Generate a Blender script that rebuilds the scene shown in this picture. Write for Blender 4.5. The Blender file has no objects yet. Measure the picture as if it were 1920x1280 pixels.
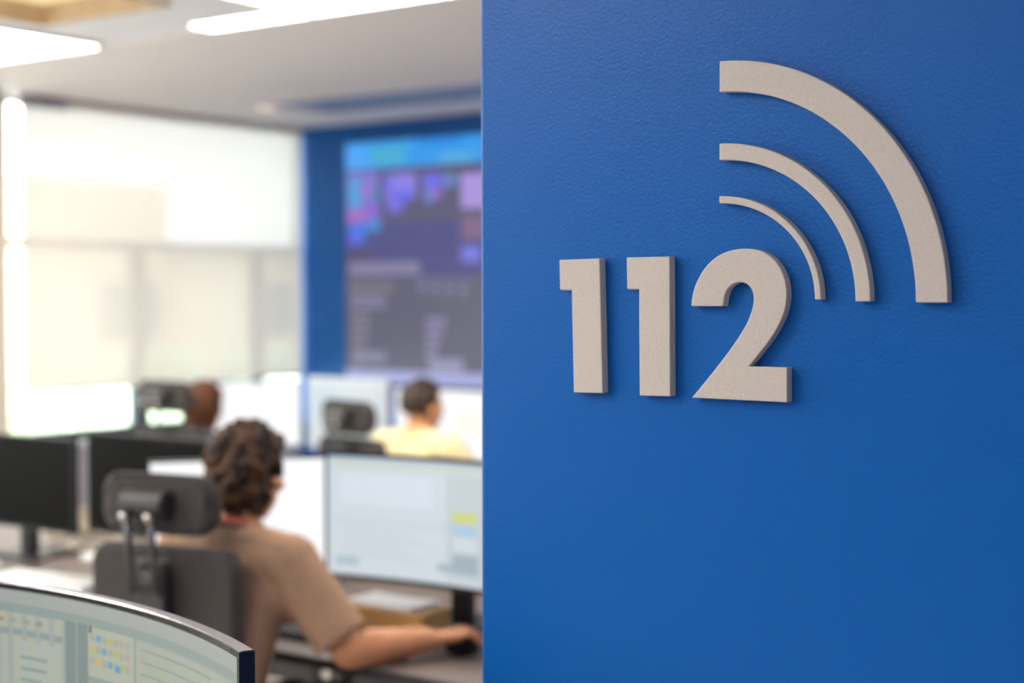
import bpy, math, random
from mathutils import Vector, Matrix, Quaternion, noise
D = bpy.data
SC = bpy.context.scene
COL = SC.collection
R = math.radians

# ------------------------------------------------------------------ camera, world, exposure
CAM_H, FPX = 1.65, 2900.0
YAW, PITCH = math.atan(2900 / 4000), math.atan((640 - 551) / FPX)
cd = D.cameras.new('camera'); cam = D.objects.new('camera', cd); COL.objects.link(cam)
cam.location = (0, 0, CAM_H)
cam.rotation_euler = (math.pi / 2 - PITCH, R(0.1), YAW)
cd.sensor_width = 36; cd.lens = FPX * 36 / 1920
cd.clip_start = .05; cd.clip_end = 400
cd.dof.use_dof = True; cd.dof.focus_distance = 1.88; cd.dof.aperture_fstop = 2.5
SC.camera = cam
SC.view_settings.view_transform = 'Standard'; SC.view_settings.look = 'None'
SC.view_settings.exposure = 0.0; SC.view_settings.gamma = 1.0
SC.view_settings.use_curve_mapping = False
W = D.worlds.new('overcast_sky'); SC.world = W; W.use_nodes = True
bg = W.node_tree.nodes['Background']
bg.inputs[0].default_value = (0.93, 0.97, 1.0, 1); bg.inputs[1].default_value = 12.0

# ------------------------------------------------------------------ helpers
def lin(c):
    return tuple(((x / 255) / 12.92 if x / 255 <= .04045 else ((x / 255 + .055) / 1.055) ** 2.4) for x in c)

MATS = {}
def mat(name, rgb, rough=.5, metal=0., bump=0., bscale=100., spec=.5, var=0., vscale=8., coat=0., bdist=.002, var_rgb=None, detail=3):
    if name in MATS: return MATS[name]
    m = D.materials.new(name); m.use_nodes = True; nt = m.node_tree
    b = nt.nodes['Principled BSDF']
    b.inputs['Base Color'].default_value = (*lin(rgb), 1)
    b.inputs['Roughness'].default_value = rough; b.inputs['Metallic'].default_value = metal
    b.inputs['Specular IOR Level'].default_value = spec
    b.inputs['Coat Weight'].default_value = coat
    tc = nt.nodes.new('ShaderNodeTexCoord')
    if var or var_rgb:
        n = nt.nodes.new('ShaderNodeTexNoise'); n.inputs['Scale'].default_value = vscale; n.inputs['Detail'].default_value = 4
        nt.links.new(tc.outputs['Object'], n.inputs['Vector'])
        cr = nt.nodes.new('ShaderNodeValToRGB')
        c0 = lin(rgb); c1 = lin(var_rgb) if var_rgb else tuple(min(1, x * (1 + var)) for x in c0)
        if not var_rgb: c0 = tuple(x * (1 - var) for x in c0)
        cr.color_ramp.elements[0].position = .35; cr.color_ramp.elements[1].position = .65
        cr.color_ramp.elements[0].color = (*c0, 1); cr.color_ramp.elements[1].color = (*c1, 1)
        nt.links.new(n.outputs['Fac'], cr.inputs[0]); nt.links.new(cr.outputs[0], b.inputs['Base Color'])
    if bump:
        n = nt.nodes.new('ShaderNodeTexNoise'); n.inputs['Scale'].default_value = bscale; n.inputs['Detail'].default_value = detail
        nt.links.new(tc.outputs['Object'], n.inputs['Vector'])
        bp = nt.nodes.new('ShaderNodeBump'); bp.inputs['Strength'].default_value = bump; bp.inputs['Distance'].default_value = bdist
        nt.links.new(n.outputs['Fac'], bp.inputs['Height']); nt.links.new(bp.outputs[0], b.inputs['Normal'])
    MATS[name] = m; return m

def emit(rgb, s=1.0):
    k = 'glow_%d_%d_%d_%g' % (*rgb, s)
    if k in MATS: return MATS[k]
    m = D.materials.new(k); m.use_nodes = True; nt = m.node_tree; nt.nodes.clear()
    o = nt.nodes.new('ShaderNodeOutputMaterial'); e = nt.nodes.new('ShaderNodeEmission')
    e.inputs[0].default_value = (*lin(rgb), 1); e.inputs[1].default_value = s
    nt.links.new(e.outputs[0], o.inputs[0]); MATS[k] = m; return m

def screen_mat(rgb, s=1.0):
    """a lit display: emission under a faint glossy surface"""
    k = 'display_%d_%d_%d_%g' % (*rgb, s)
    if k in MATS: return MATS[k]
    m = D.materials.new(k); m.use_nodes = True; nt = m.node_tree
    b = nt.nodes['Principled BSDF']; b.inputs['Base Color'].default_value = (.01, .01, .012, 1)
    b.inputs['Roughness'].default_value = .35
    b.inputs['Emission Color'].default_value = (*lin(rgb), 1); b.inputs['Emission Strength'].default_value = s
    MATS[k] = m; return m

class MB:
    def __init__(s): s.v = []; s.f = []; s.m = []
    def face(s, idx, mi=0): s.f.append(idx); s.m.append(mi)
    def add(s, vs, fs, mi=0):
        o = len(s.v); s.v += [tuple(v) for v in vs]
        for f in fs: s.face([i + o for i in f], mi)
    def box(s, a, b, mi=0, M=None):
        x0, y0, z0 = a; x1, y1, z1 = b
        vs = [Vector(p) for p in ((x0,y0,z0),(x1,y0,z0),(x1,y1,z0),(x0,y1,z0),(x0,y0,z1),(x1,y0,z1),(x1,y1,z1),(x0,y1,z1))]
        if M: vs = [M @ v for v in vs]
        s.add(vs, [(0,3,2,1),(4,5,6,7),(0,1,5,4),(1,2,6,5),(2,3,7,6),(3,0,4,7)], mi)
        return s
    def prism(s, poly, fn, t0, t1, mi=0):
        """poly 2D ccw, fn(u,v,t) -> point"""
        n = len(poly)
        vs = [fn(u, v, t0) for u, v in poly] + [fn(u, v, t1) for u, v in poly]
        fs = [tuple(range(n))[::-1], tuple(range(n, 2 * n))] + [(i, (i + 1) % n, n + (i + 1) % n, n + i) for i in range(n)]
        s.add(vs, fs, mi); return s
    def tube(s, pts, r, n=10, mi=0, cap=True):
        pts = [Vector(p) for p in pts]; rs = r if isinstance(r, (list, tuple)) else [r] * len(pts)
        o = len(s.v); prev = None
        for i, p in enumerate(pts):
            t = (pts[min(i + 1, len(pts) - 1)] - pts[max(i - 1, 0)]).normalized()
            if prev is None:
                a = t.orthogonal().normalized()
            else:
                a = (prev - t * prev.dot(t)).normalized()
            prev = a; b = t.cross(a)
            for k in range(n):
                th = 2 * math.pi * k / n
                s.v.append(tuple(p + (a * math.cos(th) + b * math.sin(th)) * rs[i]))
        for i in range(len(pts) - 1):
            for k in range(n):
                s.face([o + i*n + k, o + i*n + (k+1) % n, o + (i+1)*n + (k+1) % n, o + (i+1)*n + k], mi)
        if cap:
            s.face([o + k for k in range(n)][::-1], mi); s.face([o + (len(pts)-1)*n + k for k in range(n)], mi)
        return s
    def cyl(s, p0, p1, r0, r1=None, n=20, mi=0): return s.tube([p0, p1], [r0, r0 if r1 is None else r1], n, mi)
    def loft(s, rings, n=24, mi=0):
        """rings: (center, rx, ry) in horizontal planes, bottom to top"""
        o = len(s.v)
        for c, rx, ry in rings:
            for k in range(n):
                th = 2 * math.pi * k / n
                s.v.append((c[0] + rx * math.cos(th), c[1] + ry * math.sin(th), c[2]))
        for i in range(len(rings) - 1):
            for k in range(n):
                s.face([o + i*n + k, o + i*n + (k+1) % n, o + (i+1)*n + (k+1) % n, o + (i+1)*n + k], mi)
        s.face([o + k for k in range(n)][::-1], mi); s.face([o + (len(rings)-1)*n + k for k in range(n)], mi)
        return s
    def ball(s, c, r, nu=14, nv=8, M=None, mi=0):
        r = r if isinstance(r, (list, tuple)) else (r, r, r); c = Vector(c)
        vs = [Vector((0, 0, -r[2]))]
        for j in range(1, nv):
            ph = -math.pi / 2 + math.pi * j / nv
            for i in range(nu):
                th = 2 * math.pi * i / nu
                vs.append(Vector((r[0]*math.cos(ph)*math.cos(th), r[1]*math.cos(ph)*math.sin(th), r[2]*math.sin(ph))))
        vs.append(Vector((0, 0, r[2])))
        if M: vs = [M @ v for v in vs]
        fs = [(0, 1 + (i + 1) % nu, 1 + i) for i in range(nu)]
        for j in range(nv - 2):
            for i in range(nu):
                a = 1 + j * nu
                fs.append((a + i, a + (i+1) % nu, a + nu + (i+1) % nu, a + nu + i))
        a = 1 + (nv - 2) * nu; top = len(vs) - 1
        fs += [(a + i, a + (i + 1) % nu, top) for i in range(nu)]
        s.add([v + c for v in vs], fs, mi); return s
    def cap(s, p0, r0, p1, r1, n=12):
        """tapered capsule"""
        p0 = Vector(p0); p1 = Vector(p1); d = (p1 - p0).normalized()
        pts = []; rs = []
        for k in range(0, 5):
            a = math.pi / 2 * (1 - k / 4); pts.append(p0 - d * (r0 * math.sin(a))); rs.append(max(r0 * math.cos(a), r0 * .06))
        for k in range(0, 5):
            a = math.pi / 2 * k / 4; pts.append(p1 + d * (r1 * math.sin(a))); rs.append(max(r1 * math.cos(a), r1 * .06))
        return s.tube(pts, rs, n)
    def build(s, name, mats, parent=None, loc=(0, 0, 0), rot=(0, 0, 0), smooth=False, bevel=0, seg=2, voxel=0, relax=4, decimate=0):
        me = D.meshes.new(name); me.from_pydata(s.v, [], s.f)
        mats = mats if isinstance(mats, (list, tuple)) else [mats]
        for m in mats: me.materials.append(m)
        me.polygons.foreach_set('material_index', s.m)
        if smooth: me.polygons.foreach_set('use_smooth', [True] * len(me.polygons))
        me.update()
        o = D.objects.new(name, me); COL.objects.link(o)
        if voxel:
            md = o.modifiers.new('r', 'REMESH'); md.mode = 'VOXEL'; md.voxel_size = voxel; md.use_smooth_shade = True
            if relax:
                sm = o.modifiers.new('s', 'SMOOTH'); sm.factor = .5; sm.iterations = relax
            if decimate:
                dm = o.modifiers.new('d', 'DECIMATE'); dm.ratio = decimate
            dg = bpy.context.evaluated_depsgraph_get()
            nm = D.meshes.new_from_object(o.evaluated_get(dg)); nm.name = name
            o.modifiers.clear(); o.data = nm; D.meshes.remove(me)
            nm.materials.clear()
            for m in mats: nm.materials.append(m)
            nm.polygons.foreach_set('use_smooth', [True] * len(nm.polygons))
        if bevel:
            b = o.modifiers.new('bevel', 'BEVEL'); b.width = bevel; b.segments = seg; b.limit_method = 'ANGLE'; b.angle_limit = R(35)
        if parent: o.parent = parent
        o.location = loc; o.rotation_euler = rot
        return o

def tag(o, label, cat=None, group=None, kind=None):
    if label: o['label'] = label
    if cat: o['category'] = cat
    if group: o['group'] = group
    if kind: o['kind'] = kind
    return o
def thing(name, label, cat, loc=(0, 0, 0), rz=0, group=None):
    o = D.objects.new(name, None); COL.objects.link(o); o.location = loc; o.rotation_euler = (0, 0, rz)
    o.empty_display_size = .1
    return tag(o, label, cat, group)
def copy_tree(o, parent=None):
    c = o.copy(); COL.objects.link(c); c.parent = parent
    for ch in list(o.children): copy_tree(ch, c)
    return c
def part_label(o, label): o['label'] = label; return o

# ------------------------------------------------------------------ materials
def blue_paint():
    m = D.materials.new('blue_eggshell_paint'); m.use_nodes = True; nt = m.node_tree; b = nt.nodes['Principled BSDF']
    b.inputs['Base Color'].default_value = (*lin((0, 93, 171)), 1)
    b.inputs['Roughness'].default_value = .38; b.inputs['Specular IOR Level'].default_value = .28
    tc = nt.nodes.new('ShaderNodeTexCoord')
    n1 = nt.nodes.new('ShaderNodeTexNoise'); n1.inputs['Scale'].default_value = 210; n1.inputs['Detail'].default_value = 3
    n2 = nt.nodes.new('ShaderNodeTexNoise'); n2.inputs['Scale'].default_value = 18; n2.inputs['Detail'].default_value = 2
    mx = nt.nodes.new('ShaderNodeMath'); mx.operation = 'MULTIPLY_ADD'; mx.inputs[1].default_value = .5
    for n in (n1, n2): nt.links.new(tc.outputs['Object'], n.inputs['Vector'])
    nt.links.new(n2.outputs['Fac'], mx.inputs[0]); nt.links.new(n1.outputs['Fac'], mx.inputs[2])
    bp = nt.nodes.new('ShaderNodeBump'); bp.inputs['Strength'].default_value = .27; bp.inputs['Distance'].default_value = .0022
    nt.links.new(mx.outputs[0], bp.inputs['Height']); nt.links.new(bp.outputs[0], b.inputs['Normal'])
    return m
BLUE = blue_paint()
CEIL = mat('white_ceiling_paint', (244, 238, 234), .7, bump=.05, bscale=60)
CEIL2 = mat('pale_grey_ceiling_tile', (246, 246, 248), .6, bump=.05, bscale=120)
CREAM = mat('cream_wall_paint', (226, 214, 196), .7, bump=.1, bscale=150)
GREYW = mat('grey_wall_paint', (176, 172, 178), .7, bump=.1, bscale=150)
CARPET = mat('grey_carpet', (172, 162, 154), .95, bump=.6, bscale=700, var=.15, vscale=300)
ALU = mat('grey_window_frame', (120, 125, 130), .4, .3, var=.03)
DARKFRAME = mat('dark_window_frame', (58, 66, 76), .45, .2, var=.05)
SIGN = mat('grey_beige_sign_enamel', (206, 193, 178), .55, bump=.35, bscale=900, bdist=.0006, var=.07, vscale=650)
BLACKP = mat('black_plastic', (20, 19, 20), .42, spec=.3, bump=.08, bscale=900, var=.1, vscale=30)
GLOSSB = mat('glossy_black_bezel', (14, 15, 20), .12, var=.05, vscale=20)
NAVYB = mat('navy_black_bezel', (12, 16, 38), .3, var=.1, vscale=20)
OFFSCR = mat('dark_switched_off_screen', (11, 8, 6), .5, spec=.05, var=.1, vscale=3)
CHROME = mat('polished_steel', (205, 198, 190), .25, 1., var=.03)
DKMETAL = mat('dark_grey_metal', (92, 90, 90), .38, .7, var=.05)
CHAIRF = mat('charcoal_chair_fabric', (62, 57, 54), .85, bump=.5, bscale=900, var=.12, vscale=200)
CHAIRP = mat('dark_grey_chair_plastic', (56, 53, 51), .45, bump=.1, bscale=500, var=.06, vscale=40)
DESK = mat('brown_grey_desk_laminate', (98, 84, 77), .46, bump=.05, bscale=60, var=.1, vscale=6)
DESKEDGE = mat('black_desk_edge_band', (34, 32, 34), .4, var=.1)
SKIN = mat('warm_skin', (208, 142, 100), .5, bump=.1, bscale=300, var=.06, vscale=25)
TAUPE = mat('taupe_cotton', (172, 136, 108), .85, bump=.5, bscale=11, var=.07, vscale=14, bdist=.02, detail=2)
YELLOW = mat('pale_yellow_cotton', (253, 236, 182), .85, bump=.3, bscale=700, var=.05, vscale=14)
GREYSH = mat('dark_grey_knit', (74, 72, 78), .9, bump=.3, bscale=600, var=.1, vscale=20)
DENIM = mat('dark_blue_denim', (44, 50, 70), .9, bump=.4, bscale=700, var=.12, vscale=60)
SHOE = mat('black_shoe_leather', (28, 26, 26), .5, bump=.1, bscale=200)
CURLH = mat('brown_curly_hair', (22, 13, 7), .7, bump=1., bscale=90, var_rgb=(94, 60, 33), vscale=24, bdist=.006)
DARKH = mat('dark_brown_hair', (42, 30, 20), .6, bump=.9, bscale=240, var_rgb=(74, 52, 34), vscale=60, bdist=.003)
AUBH = mat('auburn_hair', (50, 26, 13), .55, bump=.8, bscale=150, var_rgb=(122, 66, 26), vscale=24, bdist=.004)
EYEW = mat('eye_white', (235, 230, 225), .2, var=.02); IRIS = mat('dark_iris', (50, 34, 22), .2, var=.1)
LIP = mat('lip_skin', (178, 98, 88), .5, var=.05)
RED = mat('red_lanyard_ribbon', (200, 44, 58), .6, bump=.2, bscale=500)
PAPER = mat('white_paper', (240, 238, 236), .7, bump=.05, bscale=60, var=.02)
CARD = mat('brown_cardboard', (205, 160, 98), .8, bump=.15, bscale=200, var=.06, vscale=12)
WHITEP = mat('white_plastic', (232, 232, 234), .35, bump=.03, bscale=300, var=.02)
BEIGEP = mat('beige_cable_sheath', (222, 205, 176), .5, bump=.1, bscale=200, var=.05)
HATCHW = mat('tan_wood_lining', (214, 190, 160), .5, bump=.1, bscale=40, var=.1, vscale=9)
HATCHT = mat('cream_hatch_top', (250, 226, 172), .6, var=.05)
VENTM = mat('vent_metal_reflected_blue', (120, 146, 190), .4, .2, var=.04)  # reflection of the blue wall put into the vent's base colour
LAWN = mat('pale_lawn', (214, 213, 205), .9, bump=.6, bscale=40, var=.15, vscale=3)
HEDGE = mat('green_hedge_leaf', (190, 205, 172), .8, bump=.8, bscale=30, var=.25, vscale=8)
BUILD = mat('beige_render', (222, 204, 180), .85, bump=.2, bscale=30, var=.05)
ROOFM = mat('grey_roof', (190, 185, 178), .8, var=.06)

def glass_mat():
    m = D.materials.new('window_glass'); m.use_nodes = True; nt = m.node_tree; nt.nodes.clear()
    o = nt.nodes.new('ShaderNodeOutputMaterial'); t = nt.nodes.new('ShaderNodeBsdfTransparent'); g = nt.nodes.new('ShaderNodeBsdfGlossy')
    g.inputs['Roughness'].default_value = .02; t.inputs[0].default_value = (.93, .96, .95, 1)
    mx = nt.nodes.new('ShaderNodeMixShader'); mx.inputs[0].default_value = .06
    nt.links.new(t.outputs[0], mx.inputs[1]); nt.links.new(g.outputs[0], mx.inputs[2]); nt.links.new(mx.outputs[0], o.inputs[0])
    return m
GLASS = glass_mat()
def blind_mat():
    m = D.materials.new('screen_fabric_blind'); m.use_nodes = True; nt = m.node_tree; nt.nodes.clear()
    o = nt.nodes.new('ShaderNodeOutputMaterial')
    d = nt.nodes.new('ShaderNodeBsdfDiffuse'); d.inputs[0].default_value = (.72, .66, .58, 1)
    tl = nt.nodes.new('ShaderNodeBsdfTranslucent'); tl.inputs[0].default_value = (.89, .80, .70, 1)
    tr = nt.nodes.new('ShaderNodeBsdfTransparent')
    m1 = nt.nodes.new('ShaderNodeMixShader'); m1.inputs[0].default_value = .090
    m2 = nt.nodes.new('ShaderNodeMixShader'); m2.inputs[0].default_value = .045
    w = nt.nodes.new('ShaderNodeTexNoise'); w.inputs['Scale'].default_value = 900
    tc = nt.nodes.new('ShaderNodeTexCoord'); nt.links.new(tc.outputs['Object'], w.inputs['Vector'])
    bp = nt.nodes.new('ShaderNodeBump'); bp.inputs['Strength'].default_value = .1; bp.inputs['Distance'].default_value = .001
    nt.links.new(w.outputs['Fac'], bp.inputs['Height']); nt.links.new(bp.outputs[0], d.inputs['Normal'])
    nt.links.new(d.outputs[0], m1.inputs[1]); nt.links.new(tl.outputs[0], m1.inputs[2])
    nt.links.new(m1.outputs[0], m2.inputs[1]); nt.links.new(tr.outputs[0], m2.inputs[2]); nt.links.new(m2.outputs[0], o.inputs[0])
    return m
BLIND = blind_mat()

# ------------------------------------------------------------------ the room
XL, XR, YB, YF, ZC = -7.33, 3.0, 7.66, -3.6, 2.77
WY = 1.6945                                    # front face of the sign wall
def struct(name, mb, m, label, **k):
    o = mb.build(name, m, **k); return tag(o, label, None, None, 'structure')

struct('floor', MB().box((XL - .3, YF - .2, -.1), (XR + .2, YB + .6, 0)), CARPET, 'grey carpet floor of the control room')
struct('wall_back', MB().box((XL, YB, 0), (XR + .2, YB + .3, 3.0)), BLUE, 'blue painted back wall behind the video wall')
struct('wall_right', MB().box((XR, YF, 0), (XR + .2, YB, 3.0)), BLUE, 'blue side wall out of view on the right')
struct('wall_front', MB().box((XL - .3, YF - .2, 0), (XR + .2, YF, 3.0)), BLUE, 'blue wall behind the camera')
struct('wall_sign', MB().box((-1.283, WY, 0), (XR, WY + .14, ZC)), BLUE, 'bright blue painted wall carrying the raised 112 sign', bevel=.006, seg=3)

# ceiling with a recessed coffer
hx0, hx1, hy0, hy1 = -5.40, -4.62, 3.30, 4.12
YS = 4.60
mb = MB()
def quad(x0, x1, y0, y1, z, mi): mb.box((x0, y0, z), (x1, y1, 3.0), mi)
quad(XL - .3, XR + .2, YS, YB + .6, ZC, 0)
cy = MB()
def q2(x0, x1, y0, y1): cy.box((x0, y0, ZC + .012), (x1, y1, 3.0))
q2(XL - .3, hx0, YF, YS); q2(hx1, XR + .2, YF, YS); q2(hx0, hx1, YF, hy0); q2(hx0, hx1, hy1, YS)
struct('ceiling', mb, CEIL, 'smooth off-white ceiling band along the window and blue wall')
c2 = struct('ceiling.001', cy, CEIL2, 'pale grey ceiling field with light panels and a coffer')
hl = MB()
for a, b in (((hx0, hy0), (hx0 + .015, hy1)), ((hx1 - .015, hy0), (hx1, hy1)), ((hx0, hy0), (hx1, hy0 + .015)), ((hx0, hy1 - .015), (hx1, hy1))):
    hl.box((a[0], a[1], ZC + .0), (b[0], b[1], ZC + .10))
t = thing('ceiling_coffer', 'tan lined recessed ceiling coffer with a warm glow added to its top at the upper left', 'coffer', (0, 0, 0))
hl.build('lining', HATCHW, t)
MB().box((hx0, hy0, ZC + .09), (hx1, hy1, ZC + .11)).build('top_added_glow', emit((255, 228, 176), 1.15), t)  # emission added to the coffer top to brighten the recess
# light strip seam between the two ceiling fields
struct('trim_1', MB().box((XL, YS - .012, ZC - .004), (XR, YS + .02, ZC + .02)), CEIL, 'thin ceiling seam trim beside the light panels')

LIGHTM = emit((255, 247, 236), 20.5)
def panel(label, x0, x1, y0, y1, group=None, z=ZC):
    t = thing('ceiling_light', label, 'ceiling light', ((x0 + x1) / 2, (y0 + y1) / 2, z), 0, group)
    w, h = (x1 - x0) / 2, (y1 - y0) / 2; b = .012
    f = MB()
    f.box((-w, -h, -.008), (w, -h + b, .012)); f.box((-w, h - b, -.008), (w, h, .012))
    f.box((-w, -h + b, -.008), (-w + b, h - b, .012)); f.box((w - b, -h + b, -.008), (w, h - b, .012))
    f.build('frame', WHITEP, t)
    MB().box((-w + b, -h + b, -.004), (w - b, h - b, .008)).build('diffuser', LIGHTM, t)
    return t
panel('square-ended lit ceiling panel at the left edge above the window blind', -6.80, -5.60, 4.00, 4.595)
panel('thin lit strip running from the wide panel along the ceiling seam', -4.88, -4.292, 4.42, 4.585)
panel('wide lit ceiling panel at the top centre of the picture', -4.288, -3.09, 3.98, 4.585)
for i, (x, y) in enumerate(((-6.2, 1.2), (-4.1, 1.2), (-2.4, .1), (-6.2, -1.6), (-4.1, -1.6), (-1.8, -2.0), (1.5, -1.3), (-1.5, 4.28), (-1.2, 6.2), (.9, 5.2))):  # unseen panels added to light the sign wall and the back area
    panel('unseen rectangular ceiling panel added overhead for light, outside the picture', x - .6, x + .6, y - .3, y + .3, 'added ceiling panels outside the picture')

t = thing('ceiling_vent', 'long slatted air vent with blue reflection painted in its colour, in the ceiling before the blue wall', 'vent', (-5.55, 6.83, ZC))
f = MB()
f.box((-.92, -.23, -.012), (.92, -.20, .01)); f.box((-.92, .20, -.012), (.92, .23, .01)); f.box((-.92, -.20, -.012), (-.89, .20, .01)); f.box((.89, -.20, -.012), (.92, .20, .01))
f.build('frame', VENTM, t)
for k in range(9):
    MB().box((-.89, -.019, -.002), (.89, .019, .002)).build('slat', VENTM, t, (0, -.17 + k * .0425, -.004), (R(25), 0, 0))
t = thing('downlight', 'small round downlight beside the ceiling vent near the window corner', 'downlight', (-6.60, 6.62, ZC))
MB().tube([(0, 0, 0), (0, 0, -.012), (0, 0, -.014)], [.085, .085, .07], 28).build('rim', WHITEP, t, smooth=False)
MB().cyl((0, 0, -.017), (0, 0, -.0135), .062, n=28).build('lens', emit((255, 238, 214), 1.1), t)

# window wall: piers, sill walls, windows
SILL, HEAD, XO = .80, 2.768, XL - .30
wins = [(5.335, 7.90), (2.75, 4.85), (.2, 2.3), (-3.2, -.3)]
wm = MB()
edges = [YF - .2] + [e for w in reversed(wins) for e in w] + [YB + .6]
for i in range(0, len(edges), 2): wm.box((XO, edges[i], 0), (XL, edges[i + 1], ZC))
struct('wall_left', wm, CREAM, 'cream window wall piers beside the blinds')
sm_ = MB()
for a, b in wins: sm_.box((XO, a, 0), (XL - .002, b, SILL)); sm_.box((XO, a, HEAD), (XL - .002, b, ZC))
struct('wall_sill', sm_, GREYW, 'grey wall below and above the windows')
TRZ = 1.95
for n, (a, b) in enumerate(wins):
    wroot = D.objects.new('window_%d' % (n + 1), None); COL.objects.link(wroot); wroot.location = (XL - .17, a, 0)
    tag(wroot, 'wide window with transom behind the roller blind' if n == 0 else 'window of the left wall outside the picture', None, None, 'structure')
    L = b - a; d = .03
    fr = MB(); fr.box((-d, 0, SILL), (d, .05, HEAD)); fr.box((-d, L - .05, SILL), (d, L, HEAD)); fr.box((-d, .05, HEAD - .025), (d, L - .05, HEAD))
    fr.build('window_frame', ALU, wroot)
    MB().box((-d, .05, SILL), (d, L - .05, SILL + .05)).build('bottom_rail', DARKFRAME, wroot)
    MB().box((-d, .05, TRZ - .03), (d, L - .05, TRZ + .03)).build('transom', ALU, wroot)
    ms = [1.057, 2.08] if n == 0 else [L / 2]
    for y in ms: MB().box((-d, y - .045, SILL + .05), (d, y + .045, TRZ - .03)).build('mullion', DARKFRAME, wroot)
    ys = [.05] + [m + s * .045 for m in ms for s in (-1, 1)] + [L - .05]
    for i in range(0, len(ys), 2): MB().box((-.004, ys[i], SILL + .05), (.004, ys[i + 1], TRZ - .03)).build('pane', GLASS, wroot)
    MB().box((-.004, .05, TRZ + .03), (.004, L - .05, HEAD - .025)).build('pane', GLASS, wroot)
    MB().box((.03, .0, SILL - .03), (.19, L, SILL)).build('window_sill', WHITEP, wroot)
    if n < 3:
        y0, y1 = (5.405, 7.650) if n == 0 else (a + .1, b - .05)
        zb = 1.096 if n == 0 else 1.95
        bt = thing('roller_blind', 'wide translucent cream roller blind drawn down over the window' if n == 0 else 'cream roller blind on a left wall window outside the picture', 'blind', (XL + .03, y0, 0), 0, None if n == 0 else 'blinds outside the picture')
        fb = MB(); fb.add([(0, 0, zb + .01), (0, y1 - y0, zb + .01), (0, y1 - y0, 2.768), (0, 0, 2.768)], [(0, 1, 2, 3)]); fb.build('fabric', BLIND, bt)
        MB().box((-.008, 0, zb), (.008, y1 - y0, zb + .022)).build('bottom_bar', WHITEP, bt, bevel=.004)
        MB().cyl((-.024, .0, 2.742), (-.024, y1 - y0, 2.742), .024, n=16).build('roller', WHITEP, bt, smooth=False)
        MB().box((-.03, .0, 2.705), (.03, .30, 2.768)).build('bracket_cover', GREYW, bt, bevel=.006)
    pl = D.lights.new('window_portal', 'AREA'); pl.shape = 'RECTANGLE'; pl.size = HEAD - SILL; pl.size_y = L
    pl.cycles.is_portal = True
    po = D.objects.new('window_portal', pl); COL.objects.link(po); po.location = (XO - .02, (a + b) / 2, (SILL + HEAD) / 2); po.rotation_euler = (0, -math.pi / 2, 0)

# outdoors
struct('ground', MB().box((-90, -60, -.3), (XO, 90, -.12)), LAWN, 'pale lawn outside the window')
random.seed(4)
for i in range(5):
    h = MB(); L = 2.0
    for k in range(26):
        h.ball((random.uniform(-.4, .4), random.uniform(-L/2, L/2), random.uniform(.25, .85)), (.42, .5, .35), 8, 5)
    o = h.build('hedge', HEDGE, None, (-15.5, 9.5 + i * 3.2, -.15), smooth=True)
    tag(o, 'green hedge in the daylight outside the window', 'hedge', 'hedges outside the window')
bl = thing('building', 'beige low building seen faintly through the blind', 'building', (-24, 18, -.12))
MB().box((-4, -16, 0), (0, 16, 2.55)).build('wall', BUILD, bl)
MB().box((-4, -2.5, 2.55), (-.3, 3.5, 3.95)).build('upper_storey', BUILD, bl)
MB().box((-4.2, -16.2, 2.55), (.2, -2.5, 2.7)).build('roof', ROOFM, bl)
MB().box((-4.2, 3.5, 2.55), (.2, 16.2, 2.7)).build('roof', ROOFM, bl)
for k in range(8): MB().box((-.02, -14.5 + k * 4, .9), (.03, -13 + k * 4, 2.0)).build('window', ALU, bl)

# ------------------------------------------------------------------ the raised sign
SY, ST = WY, .0145
def sign_piece(name, poly, label):
    # poly in wall x,z (counter clockwise seen from the room); back sits on the wall
    area = sum(poly[i][0] * poly[(i + 1) % len(poly)][1] - poly[(i + 1) % len(poly)][0] * poly[i][1] for i in range(len(poly)))
    if area < 0: poly = poly[::-1]
    cx = sum(p[0] for p in poly) / len(poly); cz = min(p[1] for p in poly)
    pts = [(p[0] - cx, p[1] - cz) for p in poly]
    m = MB().prism(pts, lambda u, v, t: (u, -t, v), .0, ST)
    o = m.build(name, SIGN, None, (cx, SY, cz), bevel=.0012, seg=2)
    return tag(o, label, 'sign', 'raised 112 sign')
def smooth_poly(pts, fixed, it=2):
    """Chaikin-like rounding of the points that are not corners"""
    for _ in range(it):
        out = []; nf = []
        n = len(pts)
        for i in range(n):
            p, q = Vector(pts[i]), Vector(pts[(i + 1) % n])
            if fixed[i]: out.append(tuple(p)); nf.append(True)
            if not fixed[i]: out.append(tuple(p * .75 + q * .25)); nf.append(False)
            if not fixed[(i + 1) % n]: out.append(tuple(p * .25 + q * .75)); nf.append(False)
        pts, fixed = out, nf
    return pts
sign_piece('digit', [(-1.1415, 1.6945), (-1.0787, 1.6957), (-1.0740, 1.5220), (-1.1189, 1.5211), (-1.1220, 1.6546), (-1.1403, 1.6552)],
           'leftmost raised grey-beige digit 1 on the blue wall')
sign_piece('digit', [(-1.0381, 1.6962), (-.9749, 1.6965), (-.9738, 1.5215), (-1.0187, 1.5209), (-1.0197, 1.6555), (-1.0373, 1.6558)],
           'second raised grey-beige digit 1, just left of the 2')
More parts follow.
